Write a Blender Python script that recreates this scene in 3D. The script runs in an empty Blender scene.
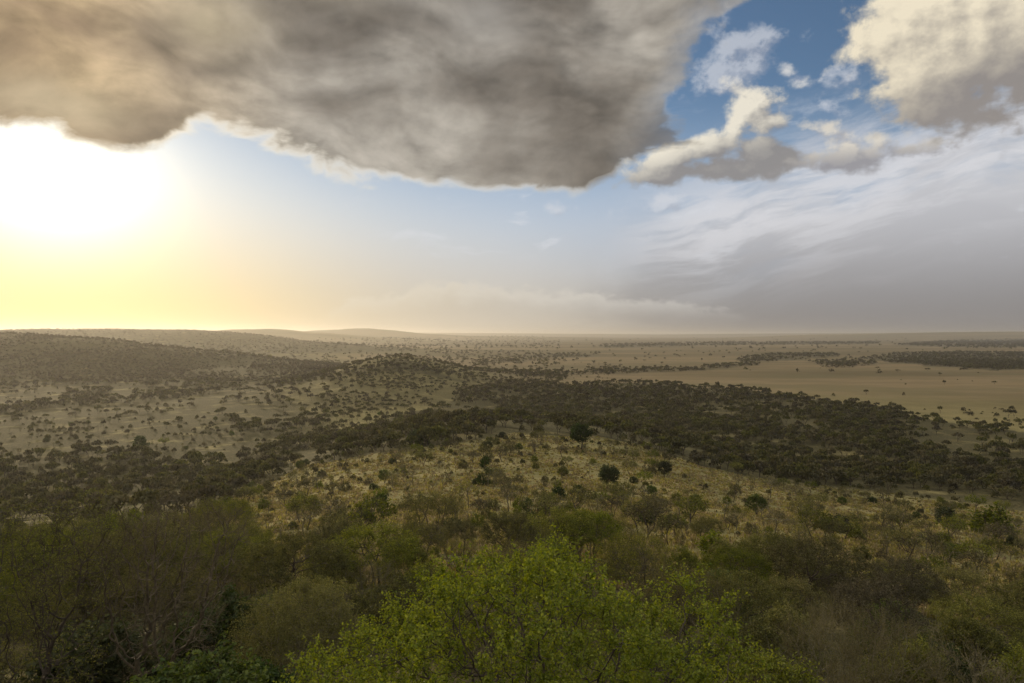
import bpy, math, random
import numpy as np
from mathutils import Vector

SC = bpy.context.scene
COL = SC.collection
R = math.radians
F = 682.67                 # focal length in pixels of a 1024 wide frame
CAM_Z = 60.0
HORIZON = 334.0
rng = np.random.default_rng(7)

# ------------------------------------------------------------------ camera
cam_d = bpy.data.cameras.new('camera')
cam_d.sensor_width = 36.0
cam_d.lens = 24.0
cam_d.clip_start = 0.1
cam_d.clip_end = 150000.0
cam = bpy.data.objects.new('camera', cam_d)
COL.objects.link(cam)
cam.location = (0, 0, CAM_Z)
cam.rotation_euler = (R(90) - math.atan((341.5 - HORIZON) / F), 0, 0)
SC.camera = cam

# ------------------------------------------------------------------ numeric noise
def _hash(ix, iy, seed):
    n = (ix * 374761393 + iy * 668265263 + seed * 1442695041) & 0xFFFFFFFF
    n = ((n ^ (n >> 13)) * 1274126177) & 0xFFFFFFFF
    return ((n ^ (n >> 16)) & 0xFFFF) / 65535.0

def vnoise(x, y, seed=0):
    x = np.asarray(x, float); y = np.asarray(y, float)
    ix = np.floor(x).astype(np.int64); iy = np.floor(y).astype(np.int64)
    fx = x - ix; fy = y - iy
    fx = fx * fx * (3 - 2 * fx); fy = fy * fy * (3 - 2 * fy)
    a = _hash(ix, iy, seed); b = _hash(ix + 1, iy, seed)
    c = _hash(ix, iy + 1, seed); d = _hash(ix + 1, iy + 1, seed)
    return (a * (1 - fx) + b * fx) * (1 - fy) + (c * (1 - fx) + d * fx) * fy

def fbm(x, y, seed=0, octaves=4):
    s = 0; a = 0.5; t = 0
    for k in range(octaves):
        s = s + a * vnoise(x * 2 ** k, y * 2 ** k, seed + k * 17); t += a; a *= 0.5
    return s / t

def gauss(x, y, cx, cy, sx, sy, rot=0.0):
    c, s = math.cos(rot), math.sin(rot)
    dx = x - cx; dy = y - cy
    u = dx * c + dy * s; v = -dx * s + dy * c
    return np.exp(-0.5 * ((u / sx) ** 2 + (v / sy) ** 2))

def smax(a, b, k):
    h = np.clip(0.5 + 0.5 * (a - b) / k, 0, 1)
    return b * (1 - h) + a * h + k * h * (1 - h)

def sstep(a, b, x):
    t = np.clip((x - a) / (b - a), 0, 1)
    return t * t * (3 - 2 * t)

# ------------------------------------------------------------------ terrain height
def ridge(x, y, pts, w):
    """height of a ridge given by crest points (x, y, z), falling away over w metres"""
    best = np.zeros_like(x)
    for (x0, y0, z0), (x1, y1, z1) in zip(pts[:-1], pts[1:]):
        dx, dy = x1 - x0, y1 - y0
        t = np.clip(((x - x0) * dx + (y - y0) * dy) / (dx * dx + dy * dy), 0, 1)
        d = np.hypot(x - x0 - t * dx, y - y0 - t * dy)
        z = z0 + (z1 - z0) * t
        best = np.maximum(best, z * np.exp(-0.5 * (d / w) ** 2))
    return best

def height(x, y):
    x = np.asarray(x, float); y = np.asarray(y, float)
    r = np.hypot(x, y)
    hill = np.interp(r, [0, 3, 6, 10, 18, 30, 60, 100, 140, 200, 260, 340, 420],
                        [55, 54.6, 53.8, 52.2, 49.9, 46.8, 40.5, 32.5, 25, 14, 6, 1, 0])
    crest = np.interp(y, [0, 60, 100, 137, 200, 240, 275, 300, 330, 400, 480],
                         [50, 40.5, 34.5, 30.5, 26.6, 25.2, 24.0, 22.4, 18.5, 8, 0])
    xc = -8.0
    w = np.where(x < xc, np.interp(y, [0, 150, 280], [85, 70, 62]), np.interp(y, [0, 150, 280], [110, 95, 80]))
    dx = np.abs(x - xc) / w
    spur = crest * np.exp(-0.62 * dx ** 2.2)
    spur = np.where(y > 0, spur, 0)
    z = smax(hill, spur, 3.0)
    # the wooded knoll behind the spur, and its shoulders
    kn = 27 * gauss(x, y, -137, 800, 54, 150) + 5 * gauss(x, y, -120, 760, 170, 170) + 3 * gauss(x, y, -40, 830, 70, 120)
    z = z + kn
    # left hills
    z = np.maximum(z, ridge(x, y, [(-2300, 1500, 88), (-1400, 1350, 76), (-830, 1130, 62), (-700, 1090, 54), (-590, 1060, 42), (-430, 960, 16), (-330, 880, 3)], 160))
    z = np.maximum(z, ridge(x, y, [(-4200, 2600, 92), (-1720, 2280, 72), (-1320, 2250, 78), (-1060, 2200, 72), (-850, 2150, 42), (-660, 2150, 8)], 330))
    z = np.maximum(z, ridge(x, y, [(-2650, 5200, 60), (-2000, 5000, 94), (-1800, 4950, 98), (-1500, 5000, 70), (-1250, 5050, 40), (-900, 5100, 8)], 420))
    z = np.maximum(z, ridge(x, y, [(-2800, 8200, 60), (-2050, 8000, 112), (-1750, 8000, 124), (-1450, 8100, 82), (-600, 8600, 40), (600, 9200, 20)], 600))
    z = np.maximum(z, ridge(x, y, [(3000, 8800, 10), (4300, 8600, 58), (5500, 8400, 84), (6800, 8200, 96), (11000, 8000, 120)], 900))
    z = np.maximum(z, ridge(x, y, [(1500, 16000, 30), (6000, 17000, 70), (14000, 18000, 120)], 1800))
    z = np.maximum(z, ridge(x, y, [(-14000, 15000, 140), (-7000, 16000, 115), (-2500, 17000, 95), (2500, 18000, 60)], 2000))
    # small scale unevenness
    amp = np.clip(r / 60, 0.15, 1.0)
    z = z + amp * (1.6 * (fbm(x / 55, y / 55, 3) - 0.5) + 0.5 * (fbm(x / 9, y / 9, 5, 3) - 0.5))
    z = z + np.clip(z - 15, 0, 40) / 40 * np.clip((r - 700) / 400, 0, 1) * 9 * (fbm(x / 170, y / 170, 9, 4) - 0.5)
    return z

def project(x, y, z):
    return 512 + F * x / y, HORIZON + F * (CAM_Z - z) / y

# ------------------------------------------------------------------ mesh helpers
def make_mesh(name, verts, quads, mats, mat_idx=None, smooth=False, tone=None):
    verts = np.ascontiguousarray(verts, np.float32); quads = np.ascontiguousarray(quads, np.int32)
    me = bpy.data.meshes.new(name)
    nv, nf = len(verts), len(quads)
    k = quads.shape[1]
    me.vertices.add(nv); me.vertices.foreach_set('co', verts.ravel())
    me.loops.add(nf * k); me.loops.foreach_set('vertex_index', quads.ravel())
    me.polygons.add(nf)
    me.polygons.foreach_set('loop_start', np.arange(0, nf * k, k, dtype=np.int32))
    if mat_idx is not None:
        me.polygons.foreach_set('material_index', np.ascontiguousarray(mat_idx, np.int32))
    me.polygons.foreach_set('use_smooth', np.full(nf, bool(smooth)))
    for m in mats:
        me.materials.append(m)
    if tone is not None:
        at = me.attributes.new('tone', 'FLOAT', 'POINT')
        at.data.foreach_set('value', np.ascontiguousarray(tone, np.float32))
    me.update(calc_edges=True)
    return me

def link(name, data, parent=None, loc=None, rz=0.0, sc=1.0):
    o = bpy.data.objects.new(name, data)
    COL.objects.link(o)
    if loc is not None: o.location = loc
    o.rotation_euler = (0, 0, rz)
    o.scale = (sc, sc, sc) if not isinstance(sc, tuple) else sc
    if parent is not None: o.parent = parent
    return o

def tag(o, label=None, cat=None, group=None, kind=None):
    if label: o['label'] = label
    if cat: o['category'] = cat
    if group: o['group'] = group
    if kind: o['kind'] = kind
    return o
# ------------------------------------------------------------------ sky
SUN_AZ = math.atan((58 - 512) / F)          # left of the view axis
SUN_EL = R(10.0)

class S:
    """a node socket that can be used in arithmetic"""
    nt = None
    def __init__(self, s): self.s = s
    def _m(op, a, b=None, c=None, clamp=False):
        n = S.nt.nodes.new('ShaderNodeMath'); n.operation = op; n.use_clamp = clamp
        for i, v in enumerate((a, b, c)):
            if v is None: continue
            if isinstance(v, S): S.nt.links.new(v.s, n.inputs[i])
            else: n.inputs[i].default_value = v
        return S(n.outputs[0])
    def __add__(a, b): return S._m('ADD', a, b)
    __radd__ = __add__
    def __sub__(a, b): return S._m('SUBTRACT', a, b)
    def __rsub__(a, b): return S._m('SUBTRACT', b, a)
    def __mul__(a, b): return S._m('MULTIPLY', a, b)
    __rmul__ = __mul__
    def __truediv__(a, b): return S._m('DIVIDE', a, b)
    def __rtruediv__(a, b): return S._m('DIVIDE', b, a)
    def __neg__(a): return S._m('MULTIPLY', a, -1.0)

def f_max(a, b): return S._m('MAXIMUM', a, b)
def f_smax(a, b, k): return S._m('SMOOTH_MAX', a, b, k)
def f_min(a, b): return S._m('MINIMUM', a, b)
def f_pow(a, b): return S._m('POWER', a, b)
def f_exp(a): return S._m('EXPONENT', a)
def f_sqrt(a): return S._m('SQRT', a)
def f_clamp(a): return S._m('ADD', a, 0.0, clamp=True)
def f_step(lo, hi, x):
    n = S.nt.nodes.new('ShaderNodeMapRange'); n.interpolation_type = 'SMOOTHSTEP'
    n.inputs['From Min'].default_value = lo; n.inputs['From Max'].default_value = hi
    S.nt.links.new(x.s, n.inputs['Value'])
    return S(n.outputs['Result'])
def f_curve(x, pts):
    n = S.nt.nodes.new('ShaderNodeFloatCurve')
    c = n.mapping.curves[0]
    while len(c.points) < len(pts): c.points.new(0.5, 0.5)
    for p, (a, b) in zip(c.points, sorted(pts)):
        p.location = (a, b); p.handle_type = 'AUTO_CLAMPED'
    n.mapping.use_clip = False
    n.mapping.update()
    S.nt.links.new(x.s, n.inputs['Value'])
    return S(n.outputs[0])
def f_vec(x, y, z):
    n = S.nt.nodes.new('ShaderNodeCombineXYZ')
    for i, v in enumerate((x, y, z)):
        if isinstance(v, S): S.nt.links.new(v.s, n.inputs[i])
        else: n.inputs[i].default_value = v
    return S(n.outputs[0])
def f_noise(vec, scale, detail=6.0, rough=0.55, dist=0.0, lac=2.0):
    n = S.nt.nodes.new('ShaderNodeTexNoise'); n.noise_dimensions = '3D'
    n.inputs['Scale'].default_value = scale; n.inputs['Detail'].default_value = detail
    n.inputs['Roughness'].default_value = rough; n.inputs['Distortion'].default_value = dist
    n.inputs['Lacunarity'].default_value = lac
    S.nt.links.new(vec.s, n.inputs['Vector'])
    return S(n.outputs['Fac'])
def f_mix(fac, a, b, mode='MIX'):
    n = S.nt.nodes.new('ShaderNodeMix'); n.data_type = 'RGBA'; n.blend_type = mode
    n.clamp_factor = True
    if isinstance(fac, S): S.nt.links.new(fac.s, n.inputs[0])
    else: n.inputs[0].default_value = fac
    for i, v in ((6, a), (7, b)):
        if isinstance(v, S): S.nt.links.new(v.s, n.inputs[i])
        else: n.inputs[i].default_value = (v[0], v[1], v[2], 1)
    return S(n.outputs[2])
def f_scale(col, k):
    """colour times a number or socket"""
    n = S.nt.nodes.new('ShaderNodeVectorMath'); n.operation = 'SCALE'
    if isinstance(col, S): S.nt.links.new(col.s, n.inputs[0])
    else: n.inputs[0].default_value = col
    if isinstance(k, S): S.nt.links.new(k.s, n.inputs[3])
    else: n.inputs[3].default_value = k
    return S(n.outputs[0])
def f_cadd(a, b):
    n = S.nt.nodes.new('ShaderNodeVectorMath'); n.operation = 'ADD'
    for i, v in enumerate((a, b)):
        if isinstance(v, S): S.nt.links.new(v.s, n.inputs[i])
        else: n.inputs[i].default_value = v
    return S(n.outputs[0])

def AE(px, py):
    """azimuth and elevation of a point of the sky, from where the photograph has it"""
    az = math.atan((px - 512) / F)
    return az, math.atan((HORIZON - py) / F * math.cos(az))

def lin(r, g, b):
    f = lambda c: ((c / 255 + 0.055) / 1.055) ** 2.4 if c > 10 else c / 255 / 12.92
    return (f(r), f(g), f(b))

def build_world():
    w = bpy.data.worlds.new('World'); SC.world = w; w.use_nodes = True
    nt = w.node_tree; nt.nodes.clear(); S.nt = nt
    out = nt.nodes.new('ShaderNodeOutputWorld'); bg = nt.nodes.new('ShaderNodeBackground')
    nt.links.new(bg.outputs[0], out.inputs['Surface'])
    K = 0.1                                     # background strength; cloud radiances below are given times 1 / K
    bg.inputs['Strength'].default_value = K
    sky = nt.nodes.new('ShaderNodeTexSky'); sky.sky_type = 'NISHITA'; sky.sun_disc = False
    sky.sun_elevation = SUN_EL; sky.sun_rotation = SUN_AZ
    sky.altitude = 1500; sky.air_density = 1.0; sky.dust_density = 0.6; sky.ozone_density = 2.2
    tc = nt.nodes.new('ShaderNodeTexCoord')
    sep = nt.nodes.new('ShaderNodeSeparateXYZ'); nt.links.new(tc.outputs['Generated'], sep.inputs[0])
    X, Y, Z = S(sep.outputs[0]), S(sep.outputs[1]), S(sep.outputs[2])
    az = S._m('ARCTAN2', X, Y)
    el = S._m('ARCSINE', Z)

    def v3(sx, sy, ox=0.0, oy=0.0, wob=None):
        a = az * sx + ox; e = el * sy + oy
        if wob is not None: a = a + wob[0]; e = e + wob[1]
        return f_vec(a, e, 0.37)
    warp1 = f_noise(v3(1, 1), 5.0, 3, 0.5) - 0.5
    warp2 = f_noise(v3(1, 1, 9.1, 4.2), 5.0, 3, 0.5) - 0.5

    # angle to the sun
    sd = (math.sin(SUN_AZ) * math.cos(SUN_EL), math.cos(SUN_AZ) * math.cos(SUN_EL), math.sin(SUN_EL))
    cosang = X * sd[0] + Y * sd[1] + Z * sd[2]
    ang = S._m('ARCCOSINE', f_min(cosang, 0.99999))
    daz = az - SUN_AZ
    elp = f_max(el, 0.0)

    # clear air: Nishita, paler low down, and the dusty horizon band
    col = f_scale(sky_col := S(sky.outputs[0]), 1.0)
    P = lambda c, k=1.0: tuple(v * k / K for v in c)
    sunward = f_exp(-(daz * daz) / 0.30)              # 1 towards the sun's side
    # blue of the upper right, pale milky blue lower
    pale = f_mix(sunward, P(lin(192, 206, 228)), P(lin(230, 226, 220)))
    col = f_mix(f_step(0.34, 0.07, el) * 0.88, col, pale)
    hz_r = P(lin(136, 132, 130)); hz_m = P(lin(200, 190, 174)); hz_l = P((1.0, 0.72, 0.27))
    band = f_mix(f_step(-0.05, 0.42, az), hz_m, hz_r)
    band = f_mix(f_exp(-(daz * daz) / (0.30 * 0.30)), band, hz_l)
    bandmask = f_exp(-(elp * elp) / (0.125 * 0.125))
    col = f_mix(bandmask * 0.95, col, band)
    # glow round the veiled sun
    eg = (el - SUN_EL - 0.015) / 0.80
    g2 = f_sqrt(daz * daz + eg * eg)
    col = f_cadd(col, f_scale(P((1.0, 0.80, 0.38)), f_exp(-(ang * ang) / (0.24 * 0.24)) * 0.24))
    col = f_cadd(col, f_scale(P((1.0, 0.90, 0.66)), f_exp(-(g2 * g2) / (0.095 * 0.095)) * 0.95))

    # ---- thin high sheet on the right, thickening downwards
    sh_n = f_noise(v3(3.2, 9.5, 0.0, 0.0, (warp1 * 0.5, warp2 * 0.9 - az * 1.9)), 2.0, 7, 0.58)
    a0, e0 = AE(640, 226); a1, e1 = AE(960, 142)
    slope = (e1 - e0) / (a1 - a0)
    line = (az - a0) * slope + e0                       # its upper edge, rising to the right
    sh_d = (line - el) * 11.0 + (sh_n - 0.5) * 3.6 + 0.50 + f_step(0.19, 0.06, el) * 1.3
    sh_m = f_step(-0.25, 1.15, sh_d) * f_step(0.04, 0.42, az - (sh_n - 0.5) * 0.5)
    sh_c = f_mix(f_step(0.21, 0.0, el), P(lin(200, 200, 204)), P(lin(136, 133, 133)))
    sh_c = f_mix(f_step(0.60, 0.44, sh_n) * f_step(0.09, 0.2, el) * 0.35, sh_c, P(lin(206, 206, 208)))
    col = f_mix(sh_m * 0.92, col, sh_c)
    # streaks combed out along the upper edge of the sheet
    ca, sa = math.cos(math.atan(slope)), math.sin(math.atan(slope))
    st_n = f_noise(v3(0, 0, 0, 0, ((az * ca + el * sa) * 4.0 + warp1 * 0.5, (el * ca - az * sa) * 21.0 + warp2 * 1.1)), 2.0, 6, 0.6)
    off = (line - el) * 16.0
    st_m = f_step(0.44, 0.66, st_n + f_exp(-(off * off)) * 0.10) * f_exp(-(off - 0.3) * (off - 0.3) * 0.8) * f_step(0.10, 0.30, az)
    col = f_mix(st_m * 0.8, col, P(lin(218, 218, 222)))
    # a few wisps
    wi_n = f_noise(v3(5.0, 17.0, 3.3, 1.1, (warp1 * 0.8, warp2 * 1.4 - az * 2.2)), 2.0, 5, 0.6)
    wi_m = f_step(0.56, 0.74, wi_n) * f_step(0.05, 0.15, el) * f_step(0.34, 0.24, el) * f_step(-0.35, 0.0, az)
    col = f_mix(wi_m * 0.55, col, P(lin(222, 224, 230)))

    # ---- low far cumulus bank
    bn = f_noise(v3(9, 14, 1.7, 0.3), 2.6, 5, 0.6)
    def edge(pts):
        lo, hi = -0.8, 0.8
        q = [((AE(*p)[0] - lo) / (hi - lo), AE(*p)[1]) for p in pts]
        return f_curve((az - lo) / (hi - lo), q)
    top = edge([(0, 420), (300, 345), (340, 300), (390, 292), (440, 281), (480, 284), (540, 288), (610, 293), (680, 300), (800, 330), (1020, 420)])
    bd = (top - el) * 55.0 + (bn - 0.5) * 2.8
    bm = f_step(0.0, 0.7, bd)
    bc = f_mix(f_step(0.0, 2.6, bd), f_mix(sunward, P(lin(206, 204, 200)), P(lin(236, 222, 194))), f_mix(f_step(-0.35, 0.15, az), P(lin(226, 208, 176)), P(lin(178, 174, 168))))
    col = f_mix(bm * f_step(0.012, 0.06, el) * 0.8, col, bc)

    # ---- heaped clouds, lit from the sun's side
    def cumulus_noise(oa, oe):
        return (f_noise(v3(1, 1.2, 2.1 + oa, 0.8 + oe * 1.2), 12.0, 7, 0.57) - 0.5,
                f_noise(v3(1, 1.3, 5.3 + oa, 1.9 + oe * 1.3), 23.0, 6, 0.57) - 0.5)
    OFFS = ((0.0, 0.0), (-0.014, 0.012))
    NZ = [cumulus_noise(*o) for o in OFFS]
    def lay(col, blobs, which, amp, lit, shade, soft=0.35, opa=1.0, relief=0.30, basey=None):
        ds = []
        for (oa, oe), nz in zip(OFFS, NZ):
            best = None
            for (px, py, rx, ry, rot) in blobs:
                a_, e_ = AE(px, py)
                c, s = math.cos(rot), math.sin(rot)
                da = az - (a_ - oa); de = el - (e_ - oe)
                u = (da * c + de * s) * (F / rx); v = (de * c - da * s) * (F / ry)
                b = 1.0 - f_sqrt(u * u + v * v)
                best = b if best is None else f_smax(best, b, 0.14)
            ds.append(best + nz[which] * amp + nz[1 - which] * amp * 0.45)
        d = ds[0]
        m = f_step(0.0, soft, d)
        k = f_step(-relief, relief, d - ds[1])
        if basey is not None:
            g = f_step(AE(*basey[0])[1], AE(*basey[1])[1], el + (az - AE(*basey[0])[0]) * basey[2])
            k = f_clamp(k * (g * 0.8 + 0.2) + (g - 0.5) * 0.35 + NZ[0][0] * 0.4 + NZ[0][1] * 0.2)
        return f_mix(m * opa, col, f_mix(k, shade, lit))

    # right centre cloud with its flat grey base
    col = lay(col, [(835, 112, 24, 9, -0.5), (845, 80, 26, 14, 0.2), (735, 62, 62, 30, 0.3), (655, 205, 46, 8, 0.15), (560, 210, 16, 9, 0)], 1, 4.0,
              P(lin(214, 216, 222)), P(lin(170, 174, 186)), 1.0, 0.6, 0.5)
    col = lay(col, [(700, 171, 106, 15, 0.03), (668, 160, 46, 15, 0.1), (708, 147, 36, 17, 0.15), (752, 108, 30, 20, -0.3), (772, 122, 20, 11, 0.0), (768, 156, 44, 16, -0.1)],
              0, 3.2, P(lin(238, 230, 212)), P(lin(142, 139, 138)), 0.6, 0.95, 0.75, ((700, 178), (700, 128), -0.25))
    col = lay(col, [(786, 72, 16, 9, -0.5), (799, 82, 15, 8, -0.3)], 1, 4.5, P(lin(228, 226, 222)), P(lin(166, 172, 188)), 1.5, 0.8, 0.5)
    col = lay(col, [(865, 152, 46, 17, 0.0), (842, 160, 54, 13, 0.0), (828, 130, 24, 14, -0.3), (905, 150, 32, 9, 0.0)], 1, 3.0,
              P(lin(222, 214, 200)), P(lin(148, 146, 150)), 0.8, 0.9, 0.42, ((850, 168), (850, 135), 0.0))
    # big cream cloud top right
    col = lay(col, [(960, 34, 108, 54, 0.0), (902, 36, 52, 44, 0.3), (935, 68, 74, 28, -0.1), (1040, 20, 120, 80, 0), (1100, -20, 160, 90, 0)],
              0, 2.3, P(lin(240, 228, 202)), P(lin(146, 140, 136)), 0.45, 0.98, 0.8, ((960, 112), (960, 30), -0.32))

    # ---- the wide dark cloud over the left and centre
    an = f_noise(v3(1.0, 2.0, 4.4, 2.2, (warp1 * 0.14, warp2 * 0.2)), 6.5, 7, 0.55)
    an2 = f_noise(v3(1.0, 2.3, 7.7, 0.9, (warp2 * 0.2, warp1 * 0.3)), 3.6, 4, 0.5)
    low = edge([(-60, 100), (0, 107), (70, 119), (150, 133), (205, 125), (270, 140), (330, 170), (400, 187), (470, 192), (560, 190), (610, 166), (655, 134), (695, 108), (725, 80), (752, 40), (785, -5), (860, -90), (1024, -200)])
    ad = (el - low) * 34.0 + (an - 0.5) * 3.6 + (an2 - 0.5) * 1.5 + 0.35
    right = f_step(0.12, 0.30, az)
    ad = ad * (1.0 - right * 0.62) + right * ((an - 0.5) * 5.0 + (an2 - 0.5) * 7.0 + NZ[0][0] * 3.0)
    am = f_step(-0.1, 0.6, ad - right * 0.3) * (1.0 - right * f_step(2.6, 0.3, ad) * 0.45)
    deep = f_max(f_step(0.12, 0.62, ad), f_step(0.44, 0.60, an2) * 0.85)
    # thickness: thin parts let light through
    thick = f_step(0.37, 0.60, an2 * 0.6 + an * 0.4)
    c_dark = f_mix(f_step(-0.35, -0.62, az), P(lin(112, 105, 96)), P(lin(150, 128, 102)))
    c_thin = f_mix(f_step(-0.25, -0.62, az), P(lin(178, 171, 160)), P(lin(216, 188, 146)))
    c_edge = f_mix(f_step(0.0, -0.42, az), f_mix(right, P(lin(226, 219, 206)), P(lin(176, 172, 168))), P((1.15, 0.98, 0.70)))
    ac = f_mix(thick, c_thin, c_dark)
    rel = an - f_noise(v3(1.0, 2.0, 4.4 - 0.020, 2.2 - 0.022, (warp1 * 0.14, warp2 * 0.2)), 6.5, 7, 0.55)
    ac = f_scale(ac, 1.0 + rel * 2.4 + (NZ[0][0] - NZ[1][0]) * 0.6 + (NZ[0][1] - NZ[1][1]) * 0.3)
    ac = f_mix(deep, c_edge, ac)
    ho = None
    for (px, py, rx, ry) in [(215, 20, 46, 26), (485, 22, 40, 26), (365, -20, 60, 20), (60, 105, 50, 20)]:
        a_, e_ = AE(px, py)
        u = (az - a_) * (F / rx); v = (el - e_) * (F / ry)
        g = f_exp(-(u * u + v * v))
        ho = g if ho is None else ho + g
    ac = f_mix(f_clamp(ho * (an * 1.9 - 0.35)) * 0.75, ac, f_mix(f_step(-0.1, -0.4, az), P(lin(176, 172, 166)), P(lin(226, 208, 172))))
    col = f_mix(am * 0.985, col, ac)

    # ---- unseen broken cloud overhead and behind the viewer, brightened to fill the land
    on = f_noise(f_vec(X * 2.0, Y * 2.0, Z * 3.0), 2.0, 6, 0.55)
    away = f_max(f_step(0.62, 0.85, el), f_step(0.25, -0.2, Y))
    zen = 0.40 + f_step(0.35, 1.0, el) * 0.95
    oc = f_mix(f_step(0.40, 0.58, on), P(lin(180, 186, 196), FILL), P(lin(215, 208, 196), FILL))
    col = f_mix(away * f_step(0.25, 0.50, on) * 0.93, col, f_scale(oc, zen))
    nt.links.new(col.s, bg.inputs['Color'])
    w.cycles.sampling_method = 'MANUAL'; w.cycles.sample_map_resolution = 512

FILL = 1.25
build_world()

sun_d = bpy.data.lights.new('sun', 'SUN')
sun_d.energy = 2.4; sun_d.angle = R(3.0); sun_d.color = (1.0, 0.80, 0.52)
sun = bpy.data.objects.new('sun', sun_d); COL.objects.link(sun)
dvec = Vector((math.sin(SUN_AZ) * math.cos(SUN_EL), math.cos(SUN_AZ) * math.cos(SUN_EL), math.sin(SUN_EL)))
sun.rotation_euler = dvec.to_track_quat('Z', 'Y').to_euler()

SC.view_settings.view_transform = 'Standard'
SC.view_settings.look = 'None'
SC.view_settings.exposure = 0.0
SC.view_settings.gamma = 1.0
SC.view_settings.use_curve_mapping = False
SC.cycles.use_denoising = True
SC.cycles.max_bounces = 5
SC.cycles.diffuse_bounces = 3
SC.cycles.transmission_bounces = 3
SC.cycles.volume_bounces = 0
SC.cycles.sample_clamp_indirect = 4.0
# ------------------------------------------------------------------ materials
def new_mat(name):
    m = bpy.data.materials.new(name); m.use_nodes = True
    nt = m.node_tree; nt.nodes.clear(); S.nt = nt
    out = nt.nodes.new('ShaderNodeOutputMaterial')
    return m, nt, out

def f_obj_random():
    n = S.nt.nodes.new('ShaderNodeObjectInfo'); return S(n.outputs['Random'])
def f_island():
    n = S.nt.nodes.new('ShaderNodeNewGeometry'); return S(n.outputs['Random Per Island'])
def f_attr(name):
    n = S.nt.nodes.new('ShaderNodeAttribute'); n.attribute_name = name; return S(n.outputs['Fac'])
def f_hsv(col, h, s, v):
    n = S.nt.nodes.new('ShaderNodeHueSaturation')
    for k, x in (('Hue', h), ('Saturation', s), ('Value', v)):
        if isinstance(x, S): S.nt.links.new(x.s, n.inputs[k])
        else: n.inputs[k].default_value = x
    if isinstance(col, S): S.nt.links.new(col.s, n.inputs['Color'])
    else: n.inputs['Color'].default_value = (*col, 1)
    return S(n.outputs[0])

def leaf_mat(name, c1, c2, trans=0.35, merged=False):
    """foliage: two leaf colours mixed leaf by leaf, some light passing through"""
    m, nt, out = new_mat(name)
    isl = f_island()
    rnd = f_attr('tone') if merged else f_obj_random()
    col = f_mix(isl, c1, c2)
    col = f_hsv(col, 0.5 + (rnd - 0.5) * 0.05, 0.75 + rnd * 0.4, 0.72 + S._m('FRACT', rnd * 7.31) * 0.6)
    d = nt.nodes.new('ShaderNodeBsdfDiffuse'); t = nt.nodes.new('ShaderNodeBsdfTranslucent')
    g = nt.nodes.new('ShaderNodeBsdfGlossy'); g.inputs['Roughness'].default_value = 0.45
    nt.links.new(col.s, d.inputs['Color'])
    tcol = f_hsv(col, 0.49, 1.15, 1.25)
    nt.links.new(tcol.s, t.inputs['Color'])
    mx = nt.nodes.new('ShaderNodeMixShader'); mx.inputs[0].default_value = trans
    nt.links.new(d.outputs[0], mx.inputs[1]); nt.links.new(t.outputs[0], mx.inputs[2])
    g.inputs['Color'].default_value = (0.8, 0.8, 0.8, 1)
    m2 = nt.nodes.new('ShaderNodeMixShader'); m2.inputs[0].default_value = 0.02
    nt.links.new(mx.outputs[0], m2.inputs[1]); nt.links.new(g.outputs[0], m2.inputs[2])
    nt.links.new(m2.outputs[0], out.inputs['Surface'])
    return m

def bark_mat(name, c1, c2, scale=6.0):
    m, nt, out = new_mat(name)
    tc = nt.nodes.new('ShaderNodeTexCoord'); v = S(tc.outputs['Object'])
    n = f_noise(v, scale, 4, 0.6)
    col = f_mix(f_step(0.35, 0.65, n), c1, c2)
    p = nt.nodes.new('ShaderNodeBsdfPrincipled'); p.inputs['Roughness'].default_value = 0.9
    nt.links.new(col.s, p.inputs['Base Color']); nt.links.new(p.outputs[0], out.inputs['Surface'])
    return m

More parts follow.
